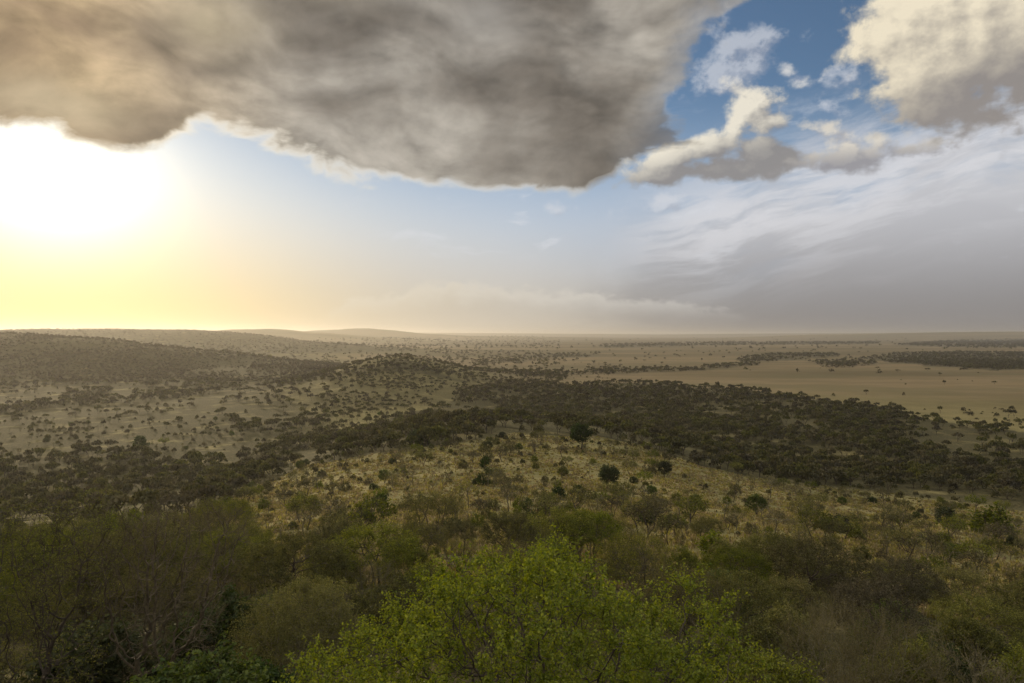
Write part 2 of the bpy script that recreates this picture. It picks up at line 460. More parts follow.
def ground_mat():
    m, nt, out = new_mat('savanna_ground')
    geo = nt.nodes.new('ShaderNodeNewGeometry'); pos = S(geo.outputs['Position'])
    sp = nt.nodes.new('ShaderNodeSeparateXYZ'); nt.links.new(pos.s, sp.inputs[0])
    x, y = S(sp.outputs[0]), S(sp.outputs[1])
    flat = f_vec(x, y, 0.0)
    big = f_noise(flat, 0.006, 5, 0.6)
    mid = f_noise(flat, 0.05, 5, 0.6)
    fine = f_noise(flat, 0.9, 5, 0.65)
    tuft = f_noise(flat, 3.1, 3, 0.6)
    far = f_noise(f_vec(x * 0.0007, y * 0.0026, 0.3), 1.0, 6, 0.62)
    far2 = f_noise(f_vec(x * 0.004, y * 0.011, 1.3), 1.0, 5, 0.6)
    lush = f_attr('lush')          # greener grass on the watered slopes
    scrub = f_attr('scrub')        # leaf litter and low herbs under the trees
    plain = f_attr('plain')
    dry = f_mix(f_step(0.35, 0.65, mid), (0.275, 0.228, 0.092), (0.20, 0.168, 0.066))
    dry = f_mix(f_step(0.42, 0.70, fine) * 0.75, dry, (0.36, 0.315, 0.15))
    dry = f_mix(f_step(0.46, 0.24, fine) * 0.7, dry, (0.12, 0.105, 0.042))
    dry = f_mix(f_step(0.55, 0.75, tuft) * 0.35, dry, (0.36, 0.31, 0.155))
    green = f_mix(f_step(0.35, 0.65, fine), (0.075, 0.085, 0.026), (0.155, 0.155, 0.05))
    col = f_mix(lush * f_step(0.30, 0.66, mid) * 0.45, dry, green)
    pl = f_mix(f_step(0.40, 0.58, far), (0.235, 0.175, 0.090), (0.128, 0.100, 0.046))
    pl = f_mix(f_step(0.46, 0.64, far2) * 0.62, pl, (0.135, 0.118, 0.054))
    pl = f_mix(f_step(0.60, 0.74, big) * 0.5, pl, (0.30, 0.235, 0.13))
    col = f_mix(plain, col, pl)
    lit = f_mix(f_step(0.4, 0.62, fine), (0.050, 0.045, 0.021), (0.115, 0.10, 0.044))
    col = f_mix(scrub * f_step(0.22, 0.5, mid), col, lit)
    p = nt.nodes.new('ShaderNodeBsdfPrincipled'); p.inputs['Roughness'].default_value = 1.0
    p.inputs['Specular IOR Level'].default_value = 0.1
    nt.links.new(col.s, p.inputs['Base Color'])
    b = nt.nodes.new('ShaderNodeBump'); b.inputs['Strength'].default_value = 0.7; b.inputs['Distance'].default_value = 0.35
    nt.links.new(fine.s, b.inputs['Height']); nt.links.new(b.outputs[0], p.inputs['Normal'])
    nt.links.new(p.outputs[0], out.inputs['Surface'])
    return m

# ------------------------------------------------------------------ where the bush is thick (regions of ground, read off the photograph)
def inside(poly, px, py):
    px = np.asarray(px); py = np.asarray(py)
    c = np.zeros(px.shape, bool)
    n = len(poly)
    for i in range(n):
        x0, y0 = poly[i]; x1, y1 = poly[(i + 1) % n]
        if y0 == y1: continue
        c ^= ((y0 > py) != (y1 > py)) & (px < (x1 - x0) * (py - y0) / (y1 - y0) + x0)
    return c

WOODS = [   # (outline, tree cover 0..1)
    ([(330, 436), (380, 421), (430, 412), (458, 400), (475, 388), (500, 384), (565, 385), (650, 383), (720, 388), (780, 394), (860, 405), (920, 417), (1030, 431), (1500, 470),
      (1500, 560), (1030, 512), (960, 503), (900, 497), (840, 492), (790, 484), (740, 476), (700, 468), (660, 452), (600, 440), (500, 440), (300, 462), (200, 520), (180, 540), (200, 480), (250, 455), (300, 440)], 0.93),
    ([(-200, 500), (-60, 470), (20, 462), (60, 455), (110, 450), (150, 455), (165, 468), (230, 462), (290, 452), (250, 480), (215, 496), (170, 520), (140, 560), (-200, 640)], 0.74),
    ([(215, 400), (250, 388), (300, 380), (345, 372), (380, 366), (360, 385), (335, 400), (330, 425), (300, 440), (262, 444), (240, 432), (215, 415)], 0.62),
    ([(-60, 412), (0, 408), (60, 402), (130, 396), (190, 388), (245, 383), (250, 388), (190, 395), (130, 402), (60, 409), (0, 415), (-60, 420)], 0.9),
    ([(65, 398), (75, 391), (110, 390), (118, 398), (100, 404), (70, 406)], 0.95),
    ([(-300, 330), (0, 337), (60, 346), (120, 353), (170, 366), (245, 384), (200, 389), (130, 386), (90, 387), (0, 388), (-300, 400)], 0.8),
    ([(-300, 320), (0, 329), (100, 327), (180, 330), (240, 341), (300, 349), (250, 360), (170, 365), (0, 337), (-300, 330)], 0.42),
    ([(372, 368), (395, 357), (420, 364), (450, 377), (470, 384), (440, 380), (410, 374), (380, 372)], 0.95),
    ([(300, 378), (345, 370), (372, 366), (380, 372), (345, 378), (300, 388)], 0.8),
    ([(735, 359), (770, 354), (835, 353), (840, 357), (790, 360), (740, 362)], 0.75),
    ([(860, 358), (900, 353), (960, 352), (1030, 353), (1500, 352), (1500, 378), (1030, 371), (965, 369), (930, 366), (890, 363)], 0.75),
    ([(800, 362), (870, 358), (880, 366), (830, 368)], 0.35),
    ([(545, 374), (600, 370), (700, 367), (760, 364), (760, 366), (690, 371), (600, 374)], 0.55),
    ([(440, 374), (500, 370), (560, 371), (590, 375), (520, 380), (450, 381)], 0.4),
    ([(470, 362), (540, 355), (600, 352), (600, 356), (540, 360), (480, 366)], 0.5),
    ([(890, 345), (960, 340), (1500, 335), (1500, 347), (960, 348)], 0.6),
    ([(600, 345), (700, 343), (880, 342), (880, 344), (700, 346), (600, 348)], 0.5),
]
def cover(x, y, z):
    """tree cover of the ground at x, y"""
    px, py = project(x, np.maximum(y, 1.0), z)
    wob = 15 * np.clip(400 / np.maximum(y, 1), 0.12, 1.2)
    px = px + wob * 2.2 * (fbm(x / 60, y / 60, 21, 3) - 0.5); py = py + wob * 0.9 * (fbm(x / 60, y / 60, 22, 3) - 0.5)
    c = np.zeros_like(px)
    for poly, d in WOODS:
        c = np.where(inside(poly, px, py), np.maximum(c, d), c)
    return c, px, py

# ------------------------------------------------------------------ the ground, one sheet to the horizon
def build_ground():
    th = np.concatenate([np.linspace(-180, -54, 43)[:-1], np.linspace(-54, -40, 60)[:-1], np.linspace(-40, 40, 560)[:-1], np.linspace(40, 54, 60)[:-1], np.linspace(54, 180, 43)[:-1]])
    th = np.radians(th)
    rr = np.concatenate([[0.0], np.geomspace(1.2, 60000, 620)])
    T, Q = np.meshgrid(th, rr)
    x = Q * np.sin(T); y = Q * np.cos(T)
    z = height(x, y)
    v = np.stack([x, y, z], -1).reshape(-1, 3)
    n, mcol = len(rr), len(th)
    i = np.arange(n - 1)[:, None] * mcol; j = np.arange(mcol)[None, :]; j2 = (j + 1) % mcol
    q = np.stack([i + j, i + j2, i + mcol + j2, i + mcol + j], -1).reshape(-1, 4)[:, ::-1]
    me = make_mesh('ground', v, q, [ground_mat()], smooth=True)
    xf, yf, zf = v[:, 0].astype(float), v[:, 1].astype(float), v[:, 2].astype(float)
    c, px, py = cover(xf, yf, zf)
    rf = np.hypot(xf, yf)
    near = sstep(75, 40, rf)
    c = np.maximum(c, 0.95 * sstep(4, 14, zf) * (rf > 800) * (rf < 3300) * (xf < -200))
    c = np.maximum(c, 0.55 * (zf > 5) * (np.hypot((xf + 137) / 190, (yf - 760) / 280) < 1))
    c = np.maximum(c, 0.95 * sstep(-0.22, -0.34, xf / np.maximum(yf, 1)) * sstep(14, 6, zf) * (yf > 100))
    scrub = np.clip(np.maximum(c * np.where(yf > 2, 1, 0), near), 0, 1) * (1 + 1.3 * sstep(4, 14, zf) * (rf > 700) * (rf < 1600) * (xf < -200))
    onspur = sstep(3, 12, zf) * sstep(420, 300, rf)
    lush = np.clip(0.75 * onspur + 0.55 * sstep(900, 300, rf), 0, 1)
    plain = sstep(420, 900, rf) * sstep(14, 5, zf) * sstep(-0.42, -0.15, xf / np.maximum(rf, 1))
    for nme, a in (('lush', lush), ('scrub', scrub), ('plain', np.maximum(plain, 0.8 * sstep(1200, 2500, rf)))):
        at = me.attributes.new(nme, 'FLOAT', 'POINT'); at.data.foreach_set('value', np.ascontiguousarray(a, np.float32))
    o = link('ground', me)
    tag(o, 'dry grass plain with bush covered slopes running out to the horizon', 'ground', kind='structure')
build_ground()

# ------------------------------------------------------------------ haze
def build_haze():
    m, nt, out = new_mat('haze_air')
    pv = nt.nodes.new('ShaderNodeVolumePrincipled')
    pv.inputs['Color'].default_value = (0.93, 0.90, 0.86, 1)
    pv.inputs['Density'].default_value = HAZE
    pv.inputs['Anisotropy'].default_value = 0.60
    nt.links.new(pv.outputs[0], out.inputs['Volume'])
    a, lo, hi = 64000.0, -30.0, 165.0
    v = [(sx * a, sy * a, zz) for zz in (lo, hi) for sx, sy in ((-1, -1), (1, -1), (1, 1), (-1, 1))]
    f = [(3, 2, 1, 0), (4, 5, 6, 7), (0, 1, 5, 4), (1, 2, 6, 5), (2, 3, 7, 6), (3, 0, 4, 7)]
    o = link('haze', make_mesh('haze', v, f, [m]))
    tag(o, 'warm dusty haze lying over the plain', 'haze', kind='stuff')
HAZE = 0.78e-4
build_haze()
# ------------------------------------------------------------------ growing trees
def unit(v):
    return v / np.maximum(np.linalg.norm(v, axis=-1, keepdims=True), 1e-9)

def grow(att, start_pts, start_par, step, infl, kill, iters, g, up=0.12, jit=0.25, cap=6000):
    """space colonisation: branches reach for the points att; returns nodes and parent indices"""
    P = [np.asarray(p, float) for p in start_pts]; par = list(start_par)
    P = np.array(P)
    att = np.asarray(att, float)
    d2 = ((att[:, None, :] - P[None]) ** 2).sum(-1)
    near = d2.argmin(1); nd = d2[np.arange(len(att)), near]
    alive = np.ones(len(att), bool)
    for it in range(iters):
        sel = alive & (nd < infl * infl)
        if not sel.any():
            if it > 40: break
            infl *= 1.5
            continue
        idx = near[sel]
        acc = np.zeros_like(P); np.add.at(acc, idx, unit(att[sel] - P[idx]))
        src = np.unique(idx)
        dirs = unit(acc[src]); dirs = unit(dirs + g.normal(0, jit, dirs.shape) + np.array([0, 0, up]))
        new = P[src] + dirs * step
        base = len(P)
        P = np.concatenate([P, new]); par += list(src)
        dn = ((att[:, None, :] - new[None]) ** 2).sum(-1)
        j = dn.argmin(1); dj = dn[np.arange(len(att)), j]
        better = dj < nd
        nd = np.where(better, dj, nd); near = np.where(better, base + j, near)
        alive &= nd > kill * kill
        if not alive.any() or len(P) > cap: break
    return P, np.array(par)

def pipe_radii(par, tip, power=2.3):
    n = len(par); r = np.zeros(n); kids = np.zeros(n, int); depth = np.zeros(n, int)
    for i in range(n - 1, -1, -1):
        r[i] = max(r[i], 0) if kids[i] else tip ** power
        p = par[i]
        if p >= 0:
            r[p] += r[i]; kids[p] += 1
            depth[p] = max(depth[p], depth[i] + 1)
    return r ** (1 / power), kids, depth

def tubes(p0, p1, r0, r1, sides):
    """tapered prisms, one per segment"""
    d = unit(p1 - p0)
    a = np.where(np.abs(d[:, 2:3]) < 0.9, np.array([[0, 0, 1.0]]), np.array([[1.0, 0, 0]]))
    u = unit(np.cross(d, a)); w = np.cross(d, u)
    t = np.arange(sides) / sides * 2 * math.pi
    ring = u[:, None] * np.cos(t)[None, :, None] + w[:, None] * np.sin(t)[None, :, None]
    A = p0[:, None] + ring * r0[:, None, None]; B = p1[:, None] + ring * r1[:, None, None]
    v = np.concatenate([A, B], 1)
    k = np.arange(sides); k2 = (k + 1) % sides
    q = np.stack([k, k2, sides + k2, sides + k], -1)
    q = q[None] + (np.arange(len(p0)) * 2 * sides)[:, None, None]
    return v.reshape(-1, 3), q.reshape(-1, 4)

def leaves(pos, size, g, up=0.35, asp=0.45, out=None):
    """one four sided leaf per point, turned at random, most of them facing somewhat upwards"""
    n = len(pos)
    nrm = g.normal(0, 1, (n, 3)); nrm[:, 2] = np.abs(nrm[:, 2]) + up
    nrm = unit(nrm)
    t = g.normal(0, 1, (n, 3))
    if out is not None: t = t * 0.7 + out
    t = unit(t - nrm * (t * nrm).sum(-1, keepdims=True))
    b = np.cross(nrm, t)
    s = size * g.uniform(0.6, 1.35, n)
    L = t * s[:, None]; W = b * (s * asp)[:, None]
    fold = nrm * (s * 0.12)[:, None]
    v = np.stack([pos - L * 0.5, pos + W * 0.5 + fold, pos + L * 0.5, pos - W * 0.5 + fold], 1).reshape(-1, 3)
    q = np.arange(4 * n).reshape(n, 4)
    return v, q

def join(parts):
    vs, qs, o = [], [], 0
    for v, q in parts:
        vs.append(v); qs.append(q + o); o += len(v)
    return np.concatenate(vs), np.concatenate(qs)

def envelope(kind, n, H, Rad, g, clear=0.5):
    """points filling the crown"""
    out = []
    lobes = [(g.uniform(0, 6.28), g.uniform(0.7, 1.1)) for _ in range(7)]
    nl = g.integers(4, 8)
    while len(out) < n:
        p = g.uniform(-1, 1, (n * 4, 3))
        rr = np.hypot(p[:, 0], p[:, 1]); a = np.arctan2(p[:, 1], p[:, 0])
        edge = 0.84 + 0.16 * np.sin(a * 3 + lobes[0][0]) * np.sin(a * 2 + lobes[1][0]) + 0.10 * np.sin(a * 5 + lobes[2][0])
        h = (p[:, 2] + 1) / 2                      # 0..1 through the height of the crown
        if kind == 'umbrella':                     # flat topped
            top = 0.98 - 0.30 * rr ** 2.2; bot = clear + 0.22 * rr
            top = top + 0.05 * np.sin(p[:, 0] * 7 + lobes[3][0]) * np.sin(p[:, 1] * 6 + lobes[4][0])
            ok = (rr < edge) & (h < top) & (h > np.maximum(bot, top - 0.34))
        elif kind == 'dome':                       # bush, foliage nearly to the ground
            top = np.clip(1 - (rr / edge) ** 2.4, 0, 1) ** 0.6 * (0.92 + 0.08 * np.sin(p[:, 0] * 6 + lobes[3][0]))
            ok = (rr < edge) & (h < top) & (h > clear + 0.25 * top * (g.uniform(0, 1, len(h)) < 0.55))
        elif kind == 'mound':                      # wide bush with a broken, lumpy top
            lump = 0.5 * np.sin(p[:, 0] * 5.1 + lobes[3][0]) * np.sin(p[:, 1] * 4.3 + lobes[4][0]) + 0.5 * np.sin(p[:, 0] * 9.7 + lobes[5][0] + p[:, 1] * 3)
            top = np.clip(1 - (rr / edge) ** 3.0, 0, 1) ** 0.55 * (0.90 + 0.10 * lump)
            ok = (rr < edge) & (h < top) & (h > clear)
        elif kind == 'ball':                       # round tree
            hh = (h - (clear + 1) / 2) / ((1 - clear) / 2)
            rad = (rr / edge) ** 2 + hh ** 2 + 0.18 * np.sin(p[:, 0] * 6 + lobes[3][0]) * np.sin(hh * 5 + lobes[5][0])
            ok = (rad < 1) & (rad > 0.1)
        elif kind == 'column':
            prof = np.clip(1.15 - h, 0, 1) ** 0.55 * (0.75 + 0.3 * np.sin(h * 17 + lobes[3][0] + a))
            ok = (rr < edge * prof) & (h > clear)
        else:                                      # fan: rising from a narrow foot
            prof = 0.18 + 0.82 * h ** 0.75
            ok = (rr < edge * prof) & (h > clear) & (h < 1 - 0.15 * rr ** 2 + 0.05 * np.sin(p[:, 0] * 9 + lobes[3][0]))
        q = p[ok]; hq = h[ok]
        out.extend(np.stack([q[:, 0] * Rad, q[:, 1] * Rad, hq * H], -1))
    return np.array(out[:n])

def tree_geometry(kind, H, Rad, seed, n_att=500, stems=1, clear=0.5, step=None, tip=0.012, twig=0.35, twigs_per=2, twig_r=0.004,
                  leaf=0.06, per_twig=8, spread=0.10, up=0.12, lean=0.0, asp=0.45, shoot_up=0.5, low=2, power=2.3, twig_sides=3, leaf_keep=1.0, clumps=0, clump_r=0.5, cap=6000):
    g = np.random.default_rng(seed)
    att = envelope(kind, n_att, H, Rad, g, clear)
    if clumps:                                      # leave gaps between boughs
        cc = att[g.integers(0, len(att), clumps)]
        dd = np.sqrt(((att[:, None] - cc[None]) ** 2).sum(-1)).min(1)
        att = att[dd < clump_r * g.uniform(0.6, 1.25, len(att))]
    step = step or H / 22
    pts, par = [], []
    zlow = np.percentile(att[:, 2], 4)
    for s in range(stems):
        a = g.uniform(0, 6.28) if stems > 1 else g.uniform(0, 6.28)
        off = 0.0 if stems == 1 else Rad * 0.03
        p = np.array([math.cos(a) * off, math.sin(a) * off, -0.25]); prev = -1
        tilt = (0.10 if stems == 1 else 0.26) + lean
        d = unit(np.array([math.cos(a) * tilt, math.sin(a) * tilt, 1.0]))
        top = max(zlow * (0.75 if stems == 1 else 0.6), step * 2)
        while True:
            pts.append(p.copy()); par.append(prev); prev = len(pts) - 1
            if p[2] > top: break
            d = unit(d + g.normal(0, 0.10, 3) * np.array([1, 1, 0.3])); p = p + d * step
    P, par = grow(att, pts, par, step, step * 7, step * 1.6, 140, g, up, cap=cap)
    r, kids, depth = pipe_radii(par, tip, power)
    has = par >= 0
    i = np.nonzero(has)[0]; p0 = P[par[i]]; p1 = P[i]
    r1 = r[i]; r0 = np.minimum(r[par[i]], r1 * 1.35 + tip * 0.2)
    thick = r1 > tip * 2.2
    wood = []
    if thick.any(): wood.append(tubes(p0[thick], p1[thick], r0[thick], r1[thick], 6))
    if (~thick).any(): wood.append(tubes(p0[~thick], p1[~thick], r0[~thick], r1[~thick], 3 if twig_sides < 4 else 4))
    # twigs on the young wood
    young = np.nonzero((depth <= low) & has)[0]
    young = np.repeat(young, twigs_per)
    q0 = P[young]; base = unit(P[young] - P[par[young]])
    ctr = np.array([0, 0, H * 0.35])
    dirs = unit(base * 0.8 + g.normal(0, 0.65, base.shape) + np.array([0, 0, shoot_up]) + 0.25 * unit(q0 - ctr))
    ln = twig * g.uniform(0.4, 1.3, len(q0))
    bend = g.normal(0, 0.2, base.shape)
    m1 = q0 + dirs * (ln * 0.5)[:, None]; q1 = m1 + unit(dirs + bend) * (ln * 0.5)[:, None]
    tr = np.full(len(q0), twig_r)
    wood.append(tubes(q0, m1, tr, tr * 0.8, 3)); wood.append(tubes(m1, q1, tr * 0.8, tr * 0.35, 3))
    n = len(q0)
    t = g.uniform(0.05, 1.05, (n, per_twig, 1))
    lp = np.where(t < 0.5, q0[:, None] + (m1 - q0)[:, None] * (t * 2), m1[:, None] + (q1 - m1)[:, None] * (t * 2 - 1))
    lp = (lp + g.normal(0, spread, lp.shape)).reshape(-1, 3)
    if leaf_keep < 1.0:
        lp = lp[g.uniform(0, 1, len(lp)) < leaf_keep]
    crown = leaves(lp, leaf, g, asp=asp)
    return join(wood), crown

M = {}
def make_materials():
    M['olive'] = leaf_mat('olive_leaves', (0.056, 0.068, 0.010), (0.200, 0.205, 0.036))
    M['brown'] = leaf_mat('dry_brown_leaves', (0.060, 0.064, 0.014), (0.185, 0.172, 0.042))
    M['grey'] = leaf_mat('grey_green_leaves', (0.050, 0.050, 0.019), (0.145, 0.135, 0.054))
    M['green'] = leaf_mat('green_leaves', (0.032, 0.054, 0.009), (0.105, 0.130, 0.025))
    M['dark'] = leaf_mat('dark_green_leaves', (0.026, 0.040, 0.010), (0.060, 0.078, 0.020))
    M['fresh'] = leaf_mat('fresh_green_leaves', (0.092, 0.122, 0.015), (0.27, 0.28, 0.050), 0.42)
    M['straw'] = leaf_mat('straw_leaves', (0.095, 0.088, 0.028), (0.185, 0.165, 0.055))
    M['wood'] = leaf_mat('woodland_leaves', (0.040, 0.039, 0.015), (0.105, 0.092, 0.037), merged=True)
    M['wood_green'] = leaf_mat('woodland_green_leaves', (0.040, 0.042, 0.014), (0.120, 0.110, 0.038), merged=True)
    M['hill'] = leaf_mat('hill_leaves', (0.046, 0.038, 0.019), (0.075, 0.060, 0.031), merged=True)
    M['blade'] = leaf_mat('grass_blades', (0.215, 0.182, 0.066), (0.33, 0.28, 0.115), merged=True)
    M['bark_dark'] = bark_mat('dark_bark', (0.045, 0.034, 0.024), (0.085, 0.066, 0.048))
    M['bark_brown'] = bark_mat('brown_bark', (0.064, 0.052, 0.030), (0.112, 0.094, 0.056))
    M['bark_warm'] = bark_mat('warm_bark', (0.075, 0.058, 0.036), (0.15, 0.118, 0.074))
    M['bark_pale'] = bark_mat('pale_bark', (0.115, 0.10, 0.058), (0.19, 0.168, 0.105))
make_materials()

class Proto:
    def __init__(self, name, wood, crown, bark, leaf, H):
        self.H = H
        self.trunk = make_mesh(name + '_trunk', *wood, [bark]) if wood is not None else None
        self.crown = make_mesh(name + '_crown', *crown, [leaf])
        v, q = join([wood, crown])
        self._one = (name, v, q, bark, leaf, len(wood[1]))
        self.whole_me = None
    def whole(self):
        if self.whole_me is None:
            name, v, q, bark, leaf, nw = self._one
            idx = np.zeros(len(q), np.int32); idx[nw:] = 1
            self.whole_me = make_mesh(name, v, q, [bark, leaf], idx)
        return self.whole_me
def proto(name, bark, foliage, kind, H, Rad, seed, **k):
    w, c = tree_geometry(kind, H, Rad, seed, **k)
    return Proto(name, w, c, M[bark], M[foliage], H)
# ------------------------------------------------------------------ kinds of tree, grown once and copied
def hz(x, y): return float(height(np.array([x]), np.array([y]))[0])

def ground_at(px, py):
    """the point of the ground that the photograph shows at px, py"""
    ys = np.geomspace(6, 6000, 2600)
    xs = (px - 512) / F * ys
    gap = CAM_Z - (py - HORIZON) / F * ys - height(xs, ys)
    k = int(np.argmax(gap < 0)) if (gap < 0).any() else len(ys) - 1
    return float(xs[k]), float(ys[k])

NEAR = {}      # finely grown, for trees up to some 70 m off
MED = {}       # fewer, larger leaves, for the spur
def grow_kinds():
    N = dict(twig_r=0.005)
    NEAR['acacia'] = [
        proto('acacia', 'bark_dark', 'olive', 'umbrella', 4.4, 3.1, 21, n_att=700, stems=2, clear=0.38, step=0.22, tip=0.010, twig=0.55, twigs_per=4, leaf=0.11, per_twig=16, spread=0.08, low=2, asp=0.42, clumps=34, clump_r=0.8, **N),
        proto('acacia', 'bark_brown', 'brown', 'umbrella', 4.1, 2.9, 22, n_att=700, stems=3, clear=0.34, step=0.22, tip=0.010, twig=0.55, twigs_per=4, leaf=0.09, per_twig=11, spread=0.08, low=2, asp=0.34, **N),
        proto('acacia', 'bark_dark', 'grey', 'umbrella', 4.7, 2.6, 23, n_att=620, stems=1, clear=0.45, step=0.22, tip=0.010, twig=0.5, twigs_per=4, leaf=0.11, per_twig=15, spread=0.08, low=2, asp=0.42, clumps=30, clump_r=0.75, **N)]
    NEAR['bush'] = [
        proto('bush', 'bark_dark', 'olive', 'dome', 2.9, 2.2, 31, n_att=650, stems=5, clear=0.08, step=0.17, tip=0.008, twig=0.5, twigs_per=4, leaf=0.105, per_twig=17, spread=0.08, low=2, asp=0.45, clumps=34, clump_r=0.6, **N),
        proto('bush', 'bark_dark', 'green', 'dome', 2.6, 2.1, 32, n_att=650, stems=5, clear=0.05, step=0.17, tip=0.008, twig=0.45, twigs_per=4, leaf=0.10, per_twig=17, spread=0.08, low=2, asp=0.5, clumps=34, clump_r=0.55, **N),
        proto('bush', 'bark_brown', 'grey', 'dome', 2.7, 2.3, 33, n_att=600, stems=6, clear=0.06, step=0.17, tip=0.008, twig=0.55, twigs_per=4, leaf=0.085, per_twig=11, spread=0.08, low=2, asp=0.36, **N)]
    NEAR['dry'] = [
        proto('dry_shrub', 'bark_brown', 'brown', 'fan', 3.0, 1.9, 41, n_att=520, stems=7, clear=0.15, step=0.18, tip=0.008, twig=0.7, twigs_per=5, leaf=0.06, per_twig=7, spread=0.06, low=2, asp=0.3, shoot_up=0.9, up=0.3, **N),
        proto('dry_shrub', 'bark_pale', 'brown', 'dome', 2.4, 2.1, 42, n_att=520, stems=6, clear=0.10, step=0.17, tip=0.009, twig=0.6, twigs_per=4, leaf=0.06, per_twig=6, spread=0.07, low=2, asp=0.3, **N)]
    NEAR['leafy'] = [
        proto('leafy_bush', 'bark_dark', 'dark', 'dome', 2.2, 1.7, 51, n_att=600, stems=5, clear=0.03, step=0.15, tip=0.008, twig=0.4, twigs_per=4, leaf=0.13, per_twig=14, spread=0.08, low=2, asp=0.6, **N)]
    m = dict(twig_r=0.012, low=2)
    MED['acacia'] = [
        proto('acacia', 'bark_dark', 'olive', 'umbrella', 4.2, 2.7, 61, n_att=170, stems=1, clear=0.45, step=0.34, tip=0.022, twig=0.6, twigs_per=3, leaf=0.26, per_twig=6, spread=0.16, asp=0.5, **m),
        proto('acacia', 'bark_dark', 'grey', 'umbrella', 3.9, 2.4, 62, n_att=170, stems=2, clear=0.4, step=0.32, tip=0.022, twig=0.6, twigs_per=3, leaf=0.24, per_twig=5, spread=0.16, asp=0.5, **m),
        proto('acacia', 'bark_pale', 'brown', 'umbrella', 4.0, 2.4, 63, n_att=150, stems=1, clear=0.42, step=0.32, tip=0.024, twig=0.6, twigs_per=2, leaf=0.2, per_twig=4, spread=0.16, asp=0.45, **m)]
    MED['bush'] = [
        proto('bush', 'bark_dark', 'olive', 'dome', 2.2, 1.5, 71, n_att=150, stems=4, clear=0.05, step=0.22, tip=0.016, twig=0.45, twigs_per=3, leaf=0.25, per_twig=6, spread=0.13, asp=0.55, **m),
        proto('bush', 'bark_dark', 'dark', 'dome', 2.0, 1.5, 72, n_att=150, stems=4, clear=0.03, step=0.22, tip=0.016, twig=0.4, twigs_per=3, leaf=0.27, per_twig=7, spread=0.13, asp=0.6, **m),
        proto('bush', 'bark_brown', 'grey', 'dome', 2.1, 1.6, 73, n_att=150, stems=4, clear=0.05, step=0.22, tip=0.016, twig=0.5, twigs_per=3, leaf=0.22, per_twig=5, spread=0.14, asp=0.5, **m),
        proto('bush', 'bark_brown', 'brown', 'fan', 2.4, 1.2, 74, n_att=130, stems=4, clear=0.12, step=0.22, tip=0.016, twig=0.5, twigs_per=3, leaf=0.2, per_twig=5, spread=0.12, asp=0.45, **m)]
    MED['round'] = [
        proto('round_tree', 'bark_dark', 'dark', 'ball', 4.4, 2.3, 81, n_att=260, stems=1, clear=0.28, step=0.28, tip=0.022, twig=0.5, twigs_per=4, leaf=0.28, per_twig=8, spread=0.16, asp=0.6, **m),
        proto('round_tree', 'bark_dark', 'green', 'ball', 4.0, 2.1, 82, n_att=240, stems=2, clear=0.25, step=0.28, tip=0.022, twig=0.5, twigs_per=4, leaf=0.26, per_twig=7, spread=0.16, asp=0.6, **m)]
    MED['column'] = [
        proto('column_bush', 'bark_dark', 'dark', 'column', 5.2, 1.9, 91, n_att=240, stems=3, clear=0.04, step=0.3, tip=0.02, twig=0.5, twigs_per=4, leaf=0.26, per_twig=7, spread=0.16, asp=0.55, **m),
        proto('column_bush', 'bark_brown', 'grey', 'column', 3.4, 0.9, 92, n_att=110, stems=2, clear=0.05, step=0.24, tip=0.018, twig=0.4, twigs_per=3, leaf=0.22, per_twig=6, spread=0.12, asp=0.5, **m)]
    MED['dry'] = [
        proto('dry_shrub', 'bark_brown', 'brown', 'fan', 2.4, 1.3, 95, n_att=120, stems=5, clear=0.1, step=0.22, tip=0.016, twig=0.6, twigs_per=3, leaf=0.16, per_twig=3, spread=0.1, asp=0.4, **m),
        proto('bare_tree', 'bark_pale', 'brown', 'umbrella', 3.6, 2.1, 96, n_att=110, stems=1, clear=0.35, step=0.28, tip=0.022, twig=0.5, twigs_per=2, leaf=0.15, per_twig=2, spread=0.1, asp=0.4, **m)]
grow_kinds()

PLANTS = []        # every single plant: dict(x, y, name, cat, look, proto, scale, parts, label, short)
def plant(x, y, name, cat, look, pr, scale, parts, label=None, short=None, group=None, rz=None, sink=0.05):
    z = hz(x, y)
    PLANTS.append(dict(x=x, y=y, z=z - sink, name=name, cat=cat, look=look, pr=pr, sc=scale, parts=parts, label=label, short=short, group=group,
                       rz=float(rng.uniform(0, 6.28)) if rz is None else rz))
    return PLANTS[-1]

